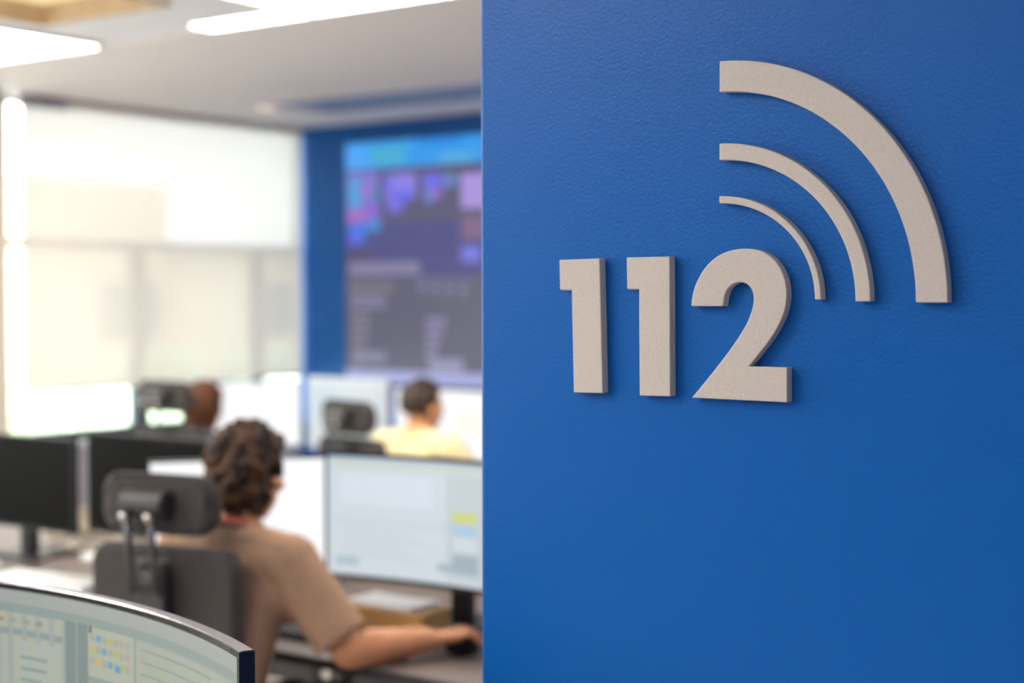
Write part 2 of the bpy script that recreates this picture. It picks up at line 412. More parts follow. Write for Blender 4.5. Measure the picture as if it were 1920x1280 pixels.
T = [(-0.9444, 1.6344), (-0.9435, 1.6461), (-0.9385, 1.6619), (-0.9297, 1.6767), (-0.9189, 1.6886), (-0.9052, 1.6978), (-0.8878, 1.7033), (-0.8687, 1.7047),
     (-0.8530, 1.7027), (-0.8385, 1.6965), (-0.8272, 1.6866), (-0.8188, 1.6722), (-0.815, 1.6564), (-0.8149, 1.6412), (-0.8185, 1.6261), (-0.8259, 1.6108),
     (-0.836, 1.5954), (-0.8491, 1.5798), (-0.8645, 1.562), (-0.8141, 1.5621), (-0.8139, 1.5204), (-0.9435, 1.5210), (-0.9281, 1.5379), (-0.9085, 1.5600),
     (-0.8911, 1.5810), (-0.8777, 1.5985), (-0.8663, 1.6165), (-0.8600, 1.6326), (-0.8583, 1.6445), (-0.8608, 1.6548), (-0.8675, 1.662), (-0.8765, 1.6642),
     (-0.8867, 1.6622), (-0.8943, 1.6557), (-0.8985, 1.646), (-0.9001, 1.6346)]
fx = [i in (0, 18, 19, 20, 21, 35) for i in range(36)]
sign_piece('digit', smooth_poly(T, fx), 'raised grey-beige digit 2 on the blue wall')
def arc(cx, cz, rox, roz, rix, riz, label):
    N = 40
    p = [(cx + rox * math.sin(math.pi / 2 * i / N), cz + roz * math.cos(math.pi / 2 * i / N)) for i in range(N + 1)]
    q = [(cx + rix * math.sin(math.pi / 2 * i / N), cz + riz * math.cos(math.pi / 2 * i / N)) for i in range(N, -1, -1)]
    sign_piece('signal_arc', p + q, label)
arc(-.9057, 1.6395, .2870, .2931, .2500, .2556, 'largest outer quarter-circle signal arc of the sign')
arc(-.9057, 1.6407, .1958, .1921, .1774, .1718, 'middle quarter-circle signal arc of the sign')
arc(-.9057, 1.6427, .1346, .1262, .1266, .1171, 'thinnest inner quarter-circle signal arc closest to the 2')

# ------------------------------------------------------------------ video wall on the back wall
def rects_mesh(rects, fn, nu=1, eps=.0006):
    """rects: (u0,v0,u1,v1,material); layered in order on the surface fn(u,v,h)"""
    m = MB(); mats = []
    for k, (u0, v0, u1, v1, mt) in enumerate(rects):
        if mt not in mats: mats.append(mt)
        mi = mats.index(mt); n = max(1, math.ceil(abs(u1 - u0) * nu)); h = eps * (1 + k * .05)
        vs = []
        for i in range(n + 1):
            u = u0 + (u1 - u0) * i / n; vs += [fn(u, v0, h), fn(u, v1, h)]
        m.add(vs, [(2*i, 2*i+2, 2*i+3, 2*i+1) for i in range(n)], mi)
    return m, mats
vw = thing('video_wall', 'large video wall display with dark purple status board on the blue wall', 'display', (-6.875, YB, 1.062))
VW, VH = 3.40, 1.586
MB().box((0, -.05, 0), (VW, 0, VH)).build('housing', BLACKP, vw, bevel=.004)
E_ = screen_mat
rs = [(.008, .008, VW - .008, VH - .008, E_((80, 78, 112)))]
def V(cx, cy): # reading of the photograph (enlarged display) -> metres on the display
    u = (cx - 540) / 1100 * 1.06; v = (cy - (232 - (cx - 540) * .075)) / 2047
    return u, VH * (1 - v)
def vr(cx0, cy0, cx1, cy1, rgb, dark=1.):
    u0, v1 = V(cx0, cy0); u1, v0 = V(cx0, cy1); u1 = (cx1 - 540) / 1100 * 1.06
    rs.append((max(.01, u0), max(.01, v0), u1, min(VH - .01, v1), E_(rgb)))
B0 = 540
rs.append((.01, VH - .185, 3.39, VH - .01, E_((38, 150, 232))))
rs.append((.01, VH - .185, .20, VH - .03, E_((66, 160, 245))))
rs.append((.22, VH - .16, .52, VH - .05, E_((60, 170, 210))))
rs.append((.62, VH - .06, .98, VH - .01, E_((0, 130, 225))))
rs.append((.80, VH - .18, 1.06, VH - .11, E_((70, 165, 220))))
rs.append((.01, .70, 3.39, 1.05, E_((66, 66, 128)))); rs.append((.01, .70, .25, .86, E_((80, 62, 108))))
for (a, b, c, d, col) in ((560, 490, 840, 790, (120, 115, 200)), (570, 540, 690, 800, (70, 150, 215)), (690, 590, 770, 700, (150, 105, 195)), (780, 620, 840, 730, (60, 130, 190)),
                          (560, 805, 740, 910, (160, 100, 190)), (740, 740, 850, 880, (125, 95, 205)), (570, 920, 720, 1090, (60, 110, 225)), (730, 880, 860, 980, (60, 130, 205)), (560, 1010, 660, 1100, (85, 85, 215)),
                          (890, 500, 1170, 700, (132, 122, 220)), (900, 520, 960, 640, (100, 95, 220)), (920, 640, 1060, 810, (110, 100, 220)), (1030, 630, 1130, 720, (85, 95, 225)),
                          (1230, 490, 1390, 600, (105, 100, 225)), (1240, 590, 1320, 720, (110, 120, 205)), (1320, 600, 1390, 690, (140, 95, 185)), (1400, 490, 1510, 590, (95, 130, 190)),
                          (1545, 480, 1800, 760, (165, 140, 215)), (1545, 820, 1800, 1010, (120, 90, 130)), (1545, 1060, 1700, 1190, (110, 110, 215))):
    vr(a, b, c, d, col)
rs.append((.01, .01, 3.39, .685, E_((84, 84, 108))))
def lo(cx0, cy0, cx1, cy1, rgb): vr(cx0, cy0 + 1097, cx1, cy1 + 1097, rgb)
lo(570, 150, 1200, 265, (124, 120, 152)); lo(570, 310, 980, 410, (108, 102, 116)); lo(590, 430, 900, 470, (128, 122, 158)); lo(590, 490, 900, 530, (128, 122, 158))
for k in range(6): lo(600, 575 + k * 76, 760 - 8 * k, 625 + k * 76, (122, 118, 138))
lo(600, 900, 900, 985, (128, 128, 156))
for k in range(4): lo(1190 + k * 115, 300, 1250 + k * 115, 335, (130, 128, 172)); lo(1190 + k * 115, 220, 1270 + k * 115, 270, (104, 100, 134)); lo(1190 + k * 115, 360, 1250 + k * 115, 410, (98, 98, 120))
for k in range(5): lo(1250, 560 + k * 76, 1420 - 22 * k, 615 + k * 76, (130, 122, 160))
lo(1280, 890, 1560, 1000, (140, 138, 172))
rv = random.Random(21)
for bx_ in (1.42, 1.98, 2.54, 3.02):
    for k in range(rv.randint(4, 9)):
        uu = bx_ + rv.uniform(0, .24); vv_ = rv.uniform(.98, 1.30)
        rs.append((uu, vv_, uu + rv.uniform(.06, .12), vv_ + rv.uniform(.05, .09), E_(rv.choice([(105, 100, 225), (70, 150, 215), (150, 105, 195), (110, 120, 205), (165, 140, 215)]))))
    rs.append((bx_, .60, bx_ + .42, .65, E_((124, 120, 152))))
    for k in range(7): rs.append((bx_, .53 - k * .058, bx_ + rv.uniform(.12, .30), .565 - k * .058, E_((126, 122, 150))))
rs.append((.01, .01, 3.39, .095, E_((158, 164, 214)))); rs.append((.01, .01, .20, .05, E_((120, 140, 215))))
m, mt = rects_mesh(rs, lambda u, v, h: (u, -.05 - h, v)); m.build('screen', mt, vw)

# ------------------------------------------------------------------ furniture: desks
def desk(label, x0, x1, y0, y1, z=.725, corner=None):
    t = thing('desk', label, 'desk', ((x0 + x1) / 2, (y0 + y1) / 2, 0)); w, h = (x1 - x0) / 2, (y1 - y0) / 2
    top = MB().box((-w, -h, z - .026), (w, h, z)).build('desktop', DESK, t, bevel=.003)
    MB().box((-w, -h - .004, z - .027), (w, -h, z - .001)).build('edge_band', DESKEDGE, top)
    for sx in (-1, 1):
        for sy in (-1, 1):
            MB().box((-.03, -.03, 0), (.03, .03, z - .026)).build('leg', DKMETAL, t, (sx * (w - .06), sy * (h - .06), 0), bevel=.004)
    MB().box((-w + .1, h - .06, .30), (w - .1, h - .04, z - .03)).build('modesty_panel', DKMETAL, t)
    return t
desk('brown-grey desk under the arm of the person in the taupe shirt', -3.60, -1.95, 2.88, 3.95)
desk('desk at the left under the two dark monitors', -5.35, -3.62, 2.93, 3.95)
desk('far desk by the window behind the auburn-haired person', -6.75, -5.06, 5.50, 6.45)
desk('far desk in front of the person in yellow', -5.04, -3.40, 5.72, 6.60)
desk('desk under the curved monitor at the bottom left corner', -2.62, -1.31, .95, 1.69)
DZ = .725

# ------------------------------------------------------------------ monitors
def monitor(label, w, h, top, loc, rz, rects, Rc=0., bezel=GLOSSB, side=None, thick=.022, rim=.008, edge=None, group=None, tilt=0):
    """front faces local -Y, middle of the screen bottom above loc; top = z of upper edge"""
    t = thing('monitor', label, 'monitor', loc, rz, group)
    z0 = top - h - loc[2]; z1 = top - loc[2]
    def fn(u, v, d):                          # d = depth behind the front face
        if Rc:
            a = u / Rc; return ((Rc + d) * math.sin(a), (Rc + d) * math.cos(a) - Rc, z0 + v)
        return (u, d, z0 + v)
    N = 24 if Rc else 1
    hb = MB(); n = N
    sec = [(0, 0), (thick, 0), (thick, h), (0, h)]
    o = 0; vs = []
    for i in range(n + 1):
        u = -w / 2 + w * i / n
        vs += [fn(u, v, d) for d, v in sec]
    fs = [(k * 1, (k + 1) % 4, 0, 0) for k in ()]
    F = []
    for i in range(n):
        for k in range(4):
            a = i * 4 + k; b = i * 4 + (k + 1) % 4; F.append((a, a + 4, b + 4, b)[::-1])
    hb.add(vs, F, 0); hb.add([vs[k] for k in range(4)], [(0, 1, 2, 3)], 1); hb.add([vs[-4 + k] for k in range(4)], [(3, 2, 1, 0)], 1)
    hs = hb.build('housing', [bezel, side or bezel], t)
    # back bulge
    bb = MB().box((-w * .28, thick * .6, z0 + h * .12), (w * .28, thick + .035, z0 + h * .72)); bb.build('back_cover', BLACKP, t, bevel=.012, seg=3)
    if edge:
        eb = MB(); vv = []
        for i in range(n + 1):
            u = -w / 2 + w * i / n
            vv += [fn(u, h, .0015), fn(u, h, thick - .001), fn(u, h + .0016, thick - .002), fn(u, h + .0016, .003)]
        FF = []
        for i in range(n):
            for k in range(4):
                a = i*4 + k; b = i*4 + (k+1) % 4; FF.append((a, a+4, b+4, b)[::-1])
        FF += [(0, 1, 2, 3), (n*4+3, n*4+2, n*4+1, n*4)]
        eb.add(vv, FF); eb.build('top_edge', edge, t)
    sw, sh = w - 2 * rim, h - 2.4 * rim
    rr = [(-sw/2 + a * sw, rim * 1.4 + b * sh, -sw/2 + c * sw, rim * 1.4 + d * sh, m_) for a, b, c, d, m_ in rects]
    m, mt = rects_mesh(rr, lambda u, v, hh: fn(u, v, -hh), nu=30 if Rc else 1, eps=.0003); m.build('screen', mt, t, smooth=False)
    yb = thick + .03
    MB().box((-.03, yb - .02, .012), (.03, yb + .02, z0 + h * .45)).build('stand_neck', BLACKP, t, bevel=.004)
    MB().box((-.12, yb - .07, 0), (.12, yb + .12, .013)).build('stand_base', BLACKP, t, bevel=.005)
    return t
S = screen_mat
WHT = S((252, 252, 255), 1.05)
# near curved monitor, bottom-left of the picture
N_ = lambda c: screen_mat(c, .72)
nr = [(0, 0, 1, 1, N_((172, 180, 172)))]
c1, c2_, c3_, c4_ = N_((150, 166, 160)), N_((186, 192, 172)), N_((128, 148, 142)), N_((198, 202, 178))
nr += [(0, .90, 1, .94, c1), (.0, .0, .62, .90, c2_), (.0, .0, .40, .80, N_((172, 184, 178))), (.0, .80, .62, .83, c1), (.44, .0, .60, .78, N_((184, 194, 182))),
       (.62, .0, .71, .905, c3_), (.71, .0, .855, .90, c2_), (.855, .0, .862, .90, c1), (.862, .0, 1, .89, N_((180, 186, 166))), (.71, .66, .855, .69, c1)]
random.seed(11)
for k in range(9): nr.append((.45, .70 - k * .05, .575 - random.random() * .05, .715 - k * .05, c1))
for k in range(10): nr.append((.06 + .05 * k, .855, .085 + .05 * k, .875, N_(random.choice([(180, 150, 130), (150, 160, 150), (140, 180, 120), (170, 165, 150)]))))
cols = [(214, 206, 60), (190, 196, 80), (200, 140, 120), (90, 170, 205), (150, 130, 140), (214, 190, 90), (110, 110, 110), (190, 170, 160)]
for r_ in range(3):
    for k in range(7):
        nr.append((.717 + k * .0185, .845 - r_ * .05, .731 + k * .0185, .872 - r_ * .05, N_(cols[(k * 3 + r_ * 5) % 8] if (k + r_) % 2 else (176, 176, 160))))
nr.append((.795, .735, .812, .765, N_((80, 160, 205)))); nr.append((.714, .875, .722, .905, N_((96, 96, 92))))
for k in range(6): nr.append((.868, .86 - k * .05, .93 + random.random() * .05, .868 - k * .05, c1))
nr.append((.985, 0, .988, .88, c1))
def remap(u):
    ks = [(0, 0), (.40, .215), (.62, .378), (.71, .45), (.855, .596), (.862, .604), (1.0, 1.0)]
    for (a, b), (c, d) in zip(ks, ks[1:]):
        if u <= c: return b + (u - a) / (c - a) * (d - b)
nr = [(remap(a), b, remap(c), d, m_) for a, b, c, d, m_ in nr]
mon0 = monitor('large curved monitor with grey-green software windows at the bottom left', .84, .37, 1.198, (-1.821, 1.484, DZ), R(-6), nr, Rc=1.2, side=NAVYB, thick=.021, edge=mat('polished_grey_edge', (150, 146, 150), .16, .9, var=.05))
# the workstation of the person in taupe
mr = [(0, 0, 1, 1, S((206, 216, 223))), (0, .955, 1, 1, S((188, 202, 208))), (0, .90, 1, .95, S((205, 212, 206))), (.475, .03, 1, .90, S((192, 204, 208))), (.02, .45, .60, .47, S((190, 204, 212))), (.05, .60, .42, .86, S((214, 222, 232))),
      (.03, .08, .12, .15, S((170, 190, 200))), (0.505, 0.52, 0.606, 0.60, S((205, 212, 110))), (0.505, 0.42, 0.606, 0.49, S((165, 200, 224))), (0.505, 0.28, 0.606, 0.40, S((205, 216, 224))), (0.505, 0.10, 0.615, 0.26, S((160, 178, 188))), (0.441, 0.10, 0.505, 0.17, S((165, 182, 192)))]
for k in range(8): mr.append((.06, .40 - k * .035, .30 + .03 * (k % 4), .41 - k * .035, S((192, 204, 212))))
monitor('wide monitor with pale blue-grey windows right of the person in taupe', .86, .365, 1.197, (-2.625, 3.335, DZ), 0, mr, Rc=1.8, rim=.011)
monitor('glaring white monitor angled behind the head of the person in taupe', .56, .345, 1.176, (-3.245, 3.165, DZ), math.atan2(.45, .34), [(0, 0, 1, 1, WHT)], rim=.006)
DARKR = [(0, 0, 1, 1, OFFSCR)]
monitor('dark switched-off monitor at the left edge on its stand', .62, .325, 1.160, (-4.585, 3.36, DZ), 0, DARKR, bezel=BLACKP)
monitor('dark switched-off monitor behind the chair headrest, second from the left', .60, .325, 1.205, (-3.775, 3.26, DZ), 0, DARKR, bezel=BLACKP)
# far row
monitor('bright white monitor in front of the window, beside the auburn-haired person', .50, .36, 1.172, (-6.125, 6.05, DZ), math.atan2(.28, .37), [(0, 0, 1, 1, WHT)], rim=.006)
gr_ = [(0, 0, 1, 1, S((206, 212, 216))), (0, .93, 1, 1, S((218, 222, 216))), (.02, .40, .45, .90, S((198, 212, 220))), (.93, 0, .95, 1, S((180, 188, 192)))]
for k in range(9): gr_.append((.05, .85 - k * .05, .35 + .02 * (k % 3), .87 - k * .05, S((190, 202, 210))))
monitor('pale grey monitor below the video wall, behind the middle headrest', .58, .375, 1.215, (-5.395, 5.975, DZ), R(-4), gr_, rim=.005, bezel=WHITEP)
monitor('white monitor in front of the person in yellow', .82, .36, 1.178, (-4.615, 5.93, DZ), 0, [(0, 0, 1, 1, S((248, 249, 250))), (.45, .4, .9, .75, S((250, 248, 236)))], rim=.006, bezel=WHITEP)

# ------------------------------------------------------------------ chairs
def slab(w, h, t, r, n=6):
    """rounded rectangle in x,z centred at the origin"""
    p = []
    for cx, cz, a0 in ((w/2 - r, h/2 - r, 0), (-w/2 + r, h/2 - r, 90), (-w/2 + r, -h/2 + r, 180), (w/2 - r, -h/2 + r, 270)):
        for k in range(n + 1):
            a = R(a0 + 90 * k / n); p.append((cx + r * math.cos(a), cz + r * math.sin(a)))
    return p
def make_chair():
    t = thing('office_chair', 'x', 'chair')
    for k in range(5):
        a = 2 * math.pi * k / 5 + .3; d = Vector((math.cos(a), math.sin(a), 0))
        lg = MB().tube([d * .03 + Vector((0, 0, .12)), d * .17 + Vector((0, 0, .105)), d * .30 + Vector((0, 0, .075))], [.026, .022, .016], 10).build('leg', CHAIRP, t, smooth=True)
        n = Vector((-d.y, d.x, 0)); c = d * .30 + Vector((0, 0, .03))
        cs = MB(); cs.cyl(c - n * .022, c - n * .004, .03, n=16); cs.cyl(c + n * .004, c + n * .022, .03, n=16); cs.cyl(c + Vector((0, 0, .0)), c + Vector((0, 0, .05)), .008, n=8)
        cs.build('caster', BLACKP, lg)
    MB().cyl((0, 0, .10), (0, 0, .40), .025).build('gas_column', DKMETAL, t, smooth=False)
    MB().box((-.12, -.14, .38), (.12, .12, .42)).build('mechanism', CHAIRP, t, bevel=.01)
    s = MB().prism(slab(.50, .48, 0, .09), lambda u, v, q: (u, v + .02, q), .42, .49); s.build('seat', CHAIRF, t, bevel=.022, seg=4)
    # back panel, gently curved
    bm_ = MB(); pl = slab(.445, .56, 0, .05)
    bm_.prism(pl, lambda u, v, q: (u, -.235 + q - .08 * (.055 - u * u) * 2 + .06 * (abs(v) ** 1.5), v + .745), 0, .052)
    bm_.build('backrest', CHAIRF, t, bevel=.016, seg=3)
    sp = MB(); sp.box((-.046, -.272, .45), (.046, -.246, 1.0)); sp.box((-.03, -.28, .40), (.03, -.0, .44)); sp.box((-.042, -.27, .55), (.042, -.235, .62)); sp.box((-.042, -.27, .86), (.042, -.235, .93))
    sp = sp.build('spine_bracket', CHAIRP, t, bevel=.008)
    MB().tube([(0, -.272, .955), (0, -.284, .955), (0, -.286, .955)], [.02, .02, .016], 16).build('knob', DKMETAL, sp)
    hr = MB(); pl = slab(.35, .15, 0, .06)
    hr.prism(pl, lambda u, v, q: (u, -.03 + q + .7 * u * u - .5 * v * v, v), 0, .05)
    hr = hr.build('headrest', CHAIRF, t, (0, -.235, 1.134), bevel=.02, seg=4)
    bk = MB(); bk.cyl((-.062, -.040, .004), (.062, -.040, .004), .036, n=20); bk.box((-.034, -.045, -.032), (.034, -.01, .03))
    bk.build('pivot_bracket', CHAIRP, hr, bevel=.004)
    for sx in (-1, 1):
        MB().tube([(sx * .037, -.074, -.022), (sx * .037, -.066, -.10), (sx * .037, -.052, -.215)], .0085, 12).build('rod', DKMETAL, hr, smooth=True)
        bl_ = MB(); bl_.cyl((sx * .037, -.082, -.024), (sx * .037, -.03, .0), .0145, n=16)
        bl_.build('rod_clamp', CHAIRP, hr)
        b_ = MB(); b_.tube([(sx * .037, -.082, -.024), (sx * .037, -.087, -.0263), (sx * .037, -.091, -.028)], [.0140, .0125, .005], 16)
        part_label(b_.build('bolt', CHROME, hr, smooth=True), 'shiny steel bolt')
    for sx in (-1, 1):
        am = MB(); am.tube([(sx * .22, 0, .44), (sx * .285, 0, .44), (sx * .285, 0, .62)], .014, 10)
        am = am.build('armrest', CHAIRP, t)
        MB().box((sx * .285 - .04, -.12, .62), (sx * .285 + .04, .12, .648)).build('arm_pad', CHAIRP, am, bevel=.01)
    return t
ch = make_chair()
CH = [((-2.985, 2.80, 0), R(10), 0, 'near charcoal office chair with headrest, seat of the person in taupe'),
      ((-4.50, 5.26, 0), R(-10), -.02, 'far charcoal office chair of the person in yellow, before the pale grey monitor'),
      ((-5.62, 5.17, 0), R(2), .035, 'charcoal office chair of the auburn-haired person by the window')]
for i, (loc, rz, dz, lb) in enumerate(CH):
    c = ch if i == 0 else copy_tree(ch)
    c.location = loc; c.rotation_euler = (0, 0, rz); c['label'] = lb; c['group'] = 'office chairs'
    for k in c.children:
        if k.name.startswith('headrest'): k.location.z += dz

# ------------------------------------------------------------------ people
def person(label, loc, rz, look, shirt, hair, pose, voxel=.0045, sleeve=.85, seed=1, hairkind='curly', yaw=0., hunch=0.):
    """seated figure facing local +Y; root is the body mesh"""
    P = {k: Vector(v) for k, v in pose.items()}
    hc = P['head']; nb = P['neck']
    Mh = Matrix.Rotation(yaw, 3, 'Z') @ Matrix.Rotation(R(-8), 3, 'X')
    def hp(x, y, z): return hc + Mh @ Vector((x, y, z))
    b = MB()
    # torso
    pv, ws, cst = P['pelvis'], P['waist'], P['chest']
    b.loft([(pv + Vector((0, 0, -.09)), .10, .09), (pv + Vector((0, 0, -.05)), .155, .12), (pv + Vector((0, 0, .04)), .160, .118), (ws, .138, .100), ((ws + cst) / 2, .150, .108),
            (cst, .168, .112), (nb + Vector((0, -.005, -.075)), .165, .088), (nb + Vector((0, -.005, -.035)), .115, .065), (nb + Vector((0, 0, .0)), .062, .058)])
    b.cap(nb + Vector((0, 0, -.04)), .062, hc + Vector((0, -.022, -.055)), .054)
    # head
    b.ball(hp(0, -.008, .028), (.076, .094, .092), 20, 12, Mh)
    b.ball(hp(0, .028, -.045), (.058, .066, .068), 16, 10, Mh)
    b.ball(hp(0, .060, -.092), (.026, .022, .02), 10, 6, Mh)             # chin
    b.ball(hp(0, .078, .018), (.052, .018, .014), 12, 6, Mh)             # brow
    b.cap(hp(0, .088, .008), .009, hp(0, .108, -.026), .013, 8)          # nose
    b.ball(hp(.014, .098, -.031), .009, 8, 5); b.ball(hp(-.014, .098, -.031), .009, 8, 5)
    for s in (-1, 1):
        b.ball(hp(s * .079, -.004, -.012), (.011, .020, .032), 10, 8, Mh)   # ear
        b.ball(hp(s * .045, .062, -.018), (.022, .022, .018), 10, 6, Mh)    # cheek
    # arms and hands
    for s, sd in ((1, 'r'), (-1, 'l')):
        sh, el, wr, kn = P['sh_' + sd], P['el_' + sd], P['wr_' + sd], P['kn_' + sd]
        b.cap(sh, .060, sh.lerp(el, .45), .050); b.cap(sh.lerp(el, .4), .051, el, .042)
        b.cap(el, .045, el.lerp(wr, .35), .049); b.cap(el.lerp(wr, .3), .049, wr, .032)
        b.cap(nb + Vector((s * .05, -.01, -.045)), .055, sh, .062)
        f = (kn - wr).normalized(); up = Vector((0, 0, 1)); up = (up - f * up.dot(f)).normalized(); sd_ = f.cross(up)  # right
        inn = -sd_ * s                                                        # thumb side
        for q in (-.026, -.009, .009, .026):
            b.cap(wr + sd_ * q * .55, .0165, kn + sd_ * q * 1.08, .0125, 10)
        for q, L in ((.031, .070), (.0105, .079), (-.0105, .073), (-.031, .057)):
            base = kn + inn * q; p1 = base + f * L * .42 + up * .006 + inn * q * .12; p2 = p1 + f * L * .32 - up * .014; p3 = p2 + f * L * .20 - up * .018
            b.cap(base, .0105, p1, .0092, 10); b.cap(p1, .0092, p2, .0085, 10); b.cap(p2, .0085, p3, .0075, 10)
        tb = wr + f * .022 + inn * .026; t1 = tb + f * .035 + inn * .026 - up * .006; t2 = t1 + f * .032 + inn * .006 - up * .008
        b.cap(tb, .015, t1, .0125, 10); b.cap(t1, .0122, t2, .0095, 10)
        # legs
        hip = pv + Vector((s * .09, .02, -.02)); kne = Vector((s * .13, pv.y + .44, .50)); ank = Vector((s * .14, pv.y + .40, .10))
        b.cap(hip, .085, kne, .056); b.cap(kne, .055, kne.lerp(ank, .35) + Vector((0, -.015, 0)), .053); b.cap(kne.lerp(ank, .3), .052, ank, .036)
        b.cap(ank + Vector((0, -.03, -.055)), .034, ank + Vector((s * .02, .13, -.066)), .026)
    body = b.build('person', SKIN, None, loc, (0, 0, rz), voxel=voxel, relax=3)
    tag(body, label, 'person')
    # eyes, mouth
    for s in (-1, 1):
        e = MB().ball(hp(s * .031, .0815, .002), .0115, 12, 8); e = e.build('eye', EYEW, body, smooth=True)
        MB().ball(hp(s * .031, .0905, .002), (.0052, .0035, .0052), 10, 6, Mh).build('iris', IRIS, e, smooth=True)
    MB().ball(hp(0, .091, -.058), (.022, .007, .007), 12, 6, Mh).build('mouth', LIP, body, smooth=True)
    # shirt
    sb = MB()
    sb.loft([(pv + Vector((0, 0, -.10)), .175, .145), (pv + Vector((0, 0, -.03)), .180, .142), (pv + Vector((0, 0, .06)), .178, .136), (ws, .165, .128), ((ws + cst) / 2, .172, .130),
             (cst, .184, .130), (nb + Vector((0, -.005, -.080)), .182, .106), (nb + Vector((0, -.005, -.035)), .135, .082), (nb + Vector((0, -.003, .010)), .076, .070)])
    for s, sd in ((1, 'r'), (-1, 'l')):
        sh, el = P['sh_' + sd], P['el_' + sd]
        sb.cap(nb + Vector((s * .05, -.01, -.045)), .066, sh, .075)
        e2 = sh.lerp(el, sleeve)
        d = (el - sh).normalized()
        sb.tube([sh - d * .02, sh.lerp(el, .3), sh.lerp(el, .6), e2], [.075, .072, .071, .073], 20)
        sb.ball(sh, .077)
        sb.cap(sh + Vector((-s * .03, 0, -.06)), .07, cst + Vector((s * .11, 0, .0)), .07)
    so = sb.build('shirt', shirt, body, voxel=.007, relax=4)
    cl = MB()
    N = 24; ring = []
    for k in range(N + 1):
        a = 2 * math.pi * k / N; ring.append(nb + Vector((.068 * math.cos(a), -.002 + .064 * math.sin(a), .014 + .010 * -math.sin(a))))
    cl.tube(ring, .011, 8); cl.build('collar', shirt, so, smooth=True)
    # trousers
    tr = MB()
    tr.loft([(pv + Vector((0, 0, -.115)), .15, .12), (pv + Vector((0, 0, -.05)), .175, .138), (pv + Vector((0, 0, .06)), .168, .128)])
    for s in (-1, 1):
        hip = pv + Vector((s * .09, .02, -.02)); kne = Vector((s * .13, pv.y + .44, .50)); ank = Vector((s * .14, pv.y + .40, .12))
        tr.cap(hip, .098, kne, .070); tr.cap(kne, .070, ank, .058)
    tr.build('trousers', DENIM, body, voxel=.010, relax=4)
    for s in (-1, 1):
        ank = Vector((s * .14, pv.y + .40, .10)); sh_ = MB()
        sh_.cap(ank + Vector((0, -.035, -.055)), .043, ank + Vector((s * .02, .14, -.063)), .036); sh_.box((ank.x - .045, ank.y - .075, .001), (ank.x + .05, ank.y + .175, .022))
        sh_.build('shoe', SHOE, body, voxel=.007, relax=3)
    # hair
    rnd = random.Random(seed); hb = MB()
    base = Vector((0, -.008, .028)); rx = Vector((.076, .094, .092))
    n = {'curly': 1000, 'short': 520, 'straight': 420}[hairkind]
    for i in range(n):
        z = 1 - 2 * (i + .5) / n; th = i * 2.399963; rr = math.sqrt(1 - z * z)
        d = Vector((rr * math.cos(th), rr * math.sin(th), z))
        if hairkind == 'curly':
            if d.y > .30 and d.z < .50: continue
            if d.z < -.93 or (d.z < -.12 and d.y > .08): continue
            lump = noise.noise(d * 4.3 + Vector((seed, 2, 0)))
            lift = rnd.uniform(.000, .024) + .016 * lump; r_ = rnd.uniform(.007, .014)
            p = Vector((d.x * (rx.x + lift), d.y * (rx.y + lift), d.z * (rx.z + lift * .9)))
            if d.z < -.1: p.z -= .042 * (-d.z); p.x *= 1 - .1 * (-d.z)
        elif hairkind == 'short':
            if d.y > .25 and d.z < .62: continue
            if d.z < -.60 or (d.z < -.05 and d.y > -.15): continue
            if (d - Vector((-.25, -.62, .74)).normalized()).length < .40: continue        # bald crown patch
            lift = rnd.uniform(.002, .006); r_ = rnd.uniform(.011, .014)
            p = Vector((d.x * (rx.x + lift), d.y * (rx.y + lift), d.z * (rx.z + lift)))
        else:
            if d.y > .35 and d.z < .45: continue
            if d.z < -.8 or (d.z < -.3 and d.y > .2): continue
            lift = rnd.uniform(.006, .012); r_ = rnd.uniform(.015, .019)
            p = Vector((d.x * (rx.x + lift), d.y * (rx.y + lift), d.z * (rx.z + lift)))
            if d.z < -.1: p.z -= .05 * (-d.z)
        hb.ball(hp(*(base + p)), r_, 8, 5)
    ho = hb.build('hair', hair, body, voxel=.0036 if hairkind == 'curly' else .0062, relax=1 if hairkind == 'curly' else 2)
    return body, hp, Mh

pose1 = dict(pelvis=(0, -.02, .545), waist=(0, -.02, .68), chest=(0, .04, .87), neck=(0, .075, 1.050), head=(0, .125, 1.180),
             sh_r=(.185, .085, .975), el_r=(.325, .150, .760), wr_r=(.435, .320, .772), kn_r=(.476, .388, .778),
             sh_l=(-.178, .070, .985), el_l=(-.27, .17, .79), wr_l=(-.15, .36, .757), kn_l=(-.12, .435, .757))
b1, hp1, Mh1 = person('person in a taupe T-shirt with curly brown hair using a mouse, back turned', (-2.905, 2.715, 0), 0, 0, TAUPE, CURLH, pose1, voxel=.0045, sleeve=.86, seed=3, hairkind='curly', yaw=R(5))
# red lanyard and headset of the person in taupe
ln = MB(); nb = Vector(pose1['neck']); pts = []
for k in range(33):
    a = math.pi * (1.0 + k / 32.0)        # behind the neck
    pts.append(nb + Vector((.071 * math.cos(a), .066 * math.sin(a), .036 + .016 * -math.sin(a) - .022)))
pts = [nb + Vector((-.05, .14, -.18)), nb + Vector((-.066, .085, -.045))] + pts + [nb + Vector((.066, .085, -.045)), nb + Vector((.05, .14, -.18))]
ln.tube(pts, .0075, 8); part_label(ln.build('lanyard', RED, b1, smooth=True), 'red lanyard around the neck')
hs = MB(); pts = [hp1(.106 * math.cos(math.pi * k / 24), -.004, .012 + .130 * math.sin(math.pi * k / 24)) for k in range(25)]
hs.tube(pts, .007, 8); hs = hs.build('headset_band', BLACKP, b1, smooth=True); part_label(hs, 'black headset band over the hair')
MB().tube([hp1(-.090, .006, -.004), hp1(-.112, .008, -.002), hp1(-.118, .008, -.002)], [.030, .030, .022], 18).build('ear_cushion', BLACKP, hs)
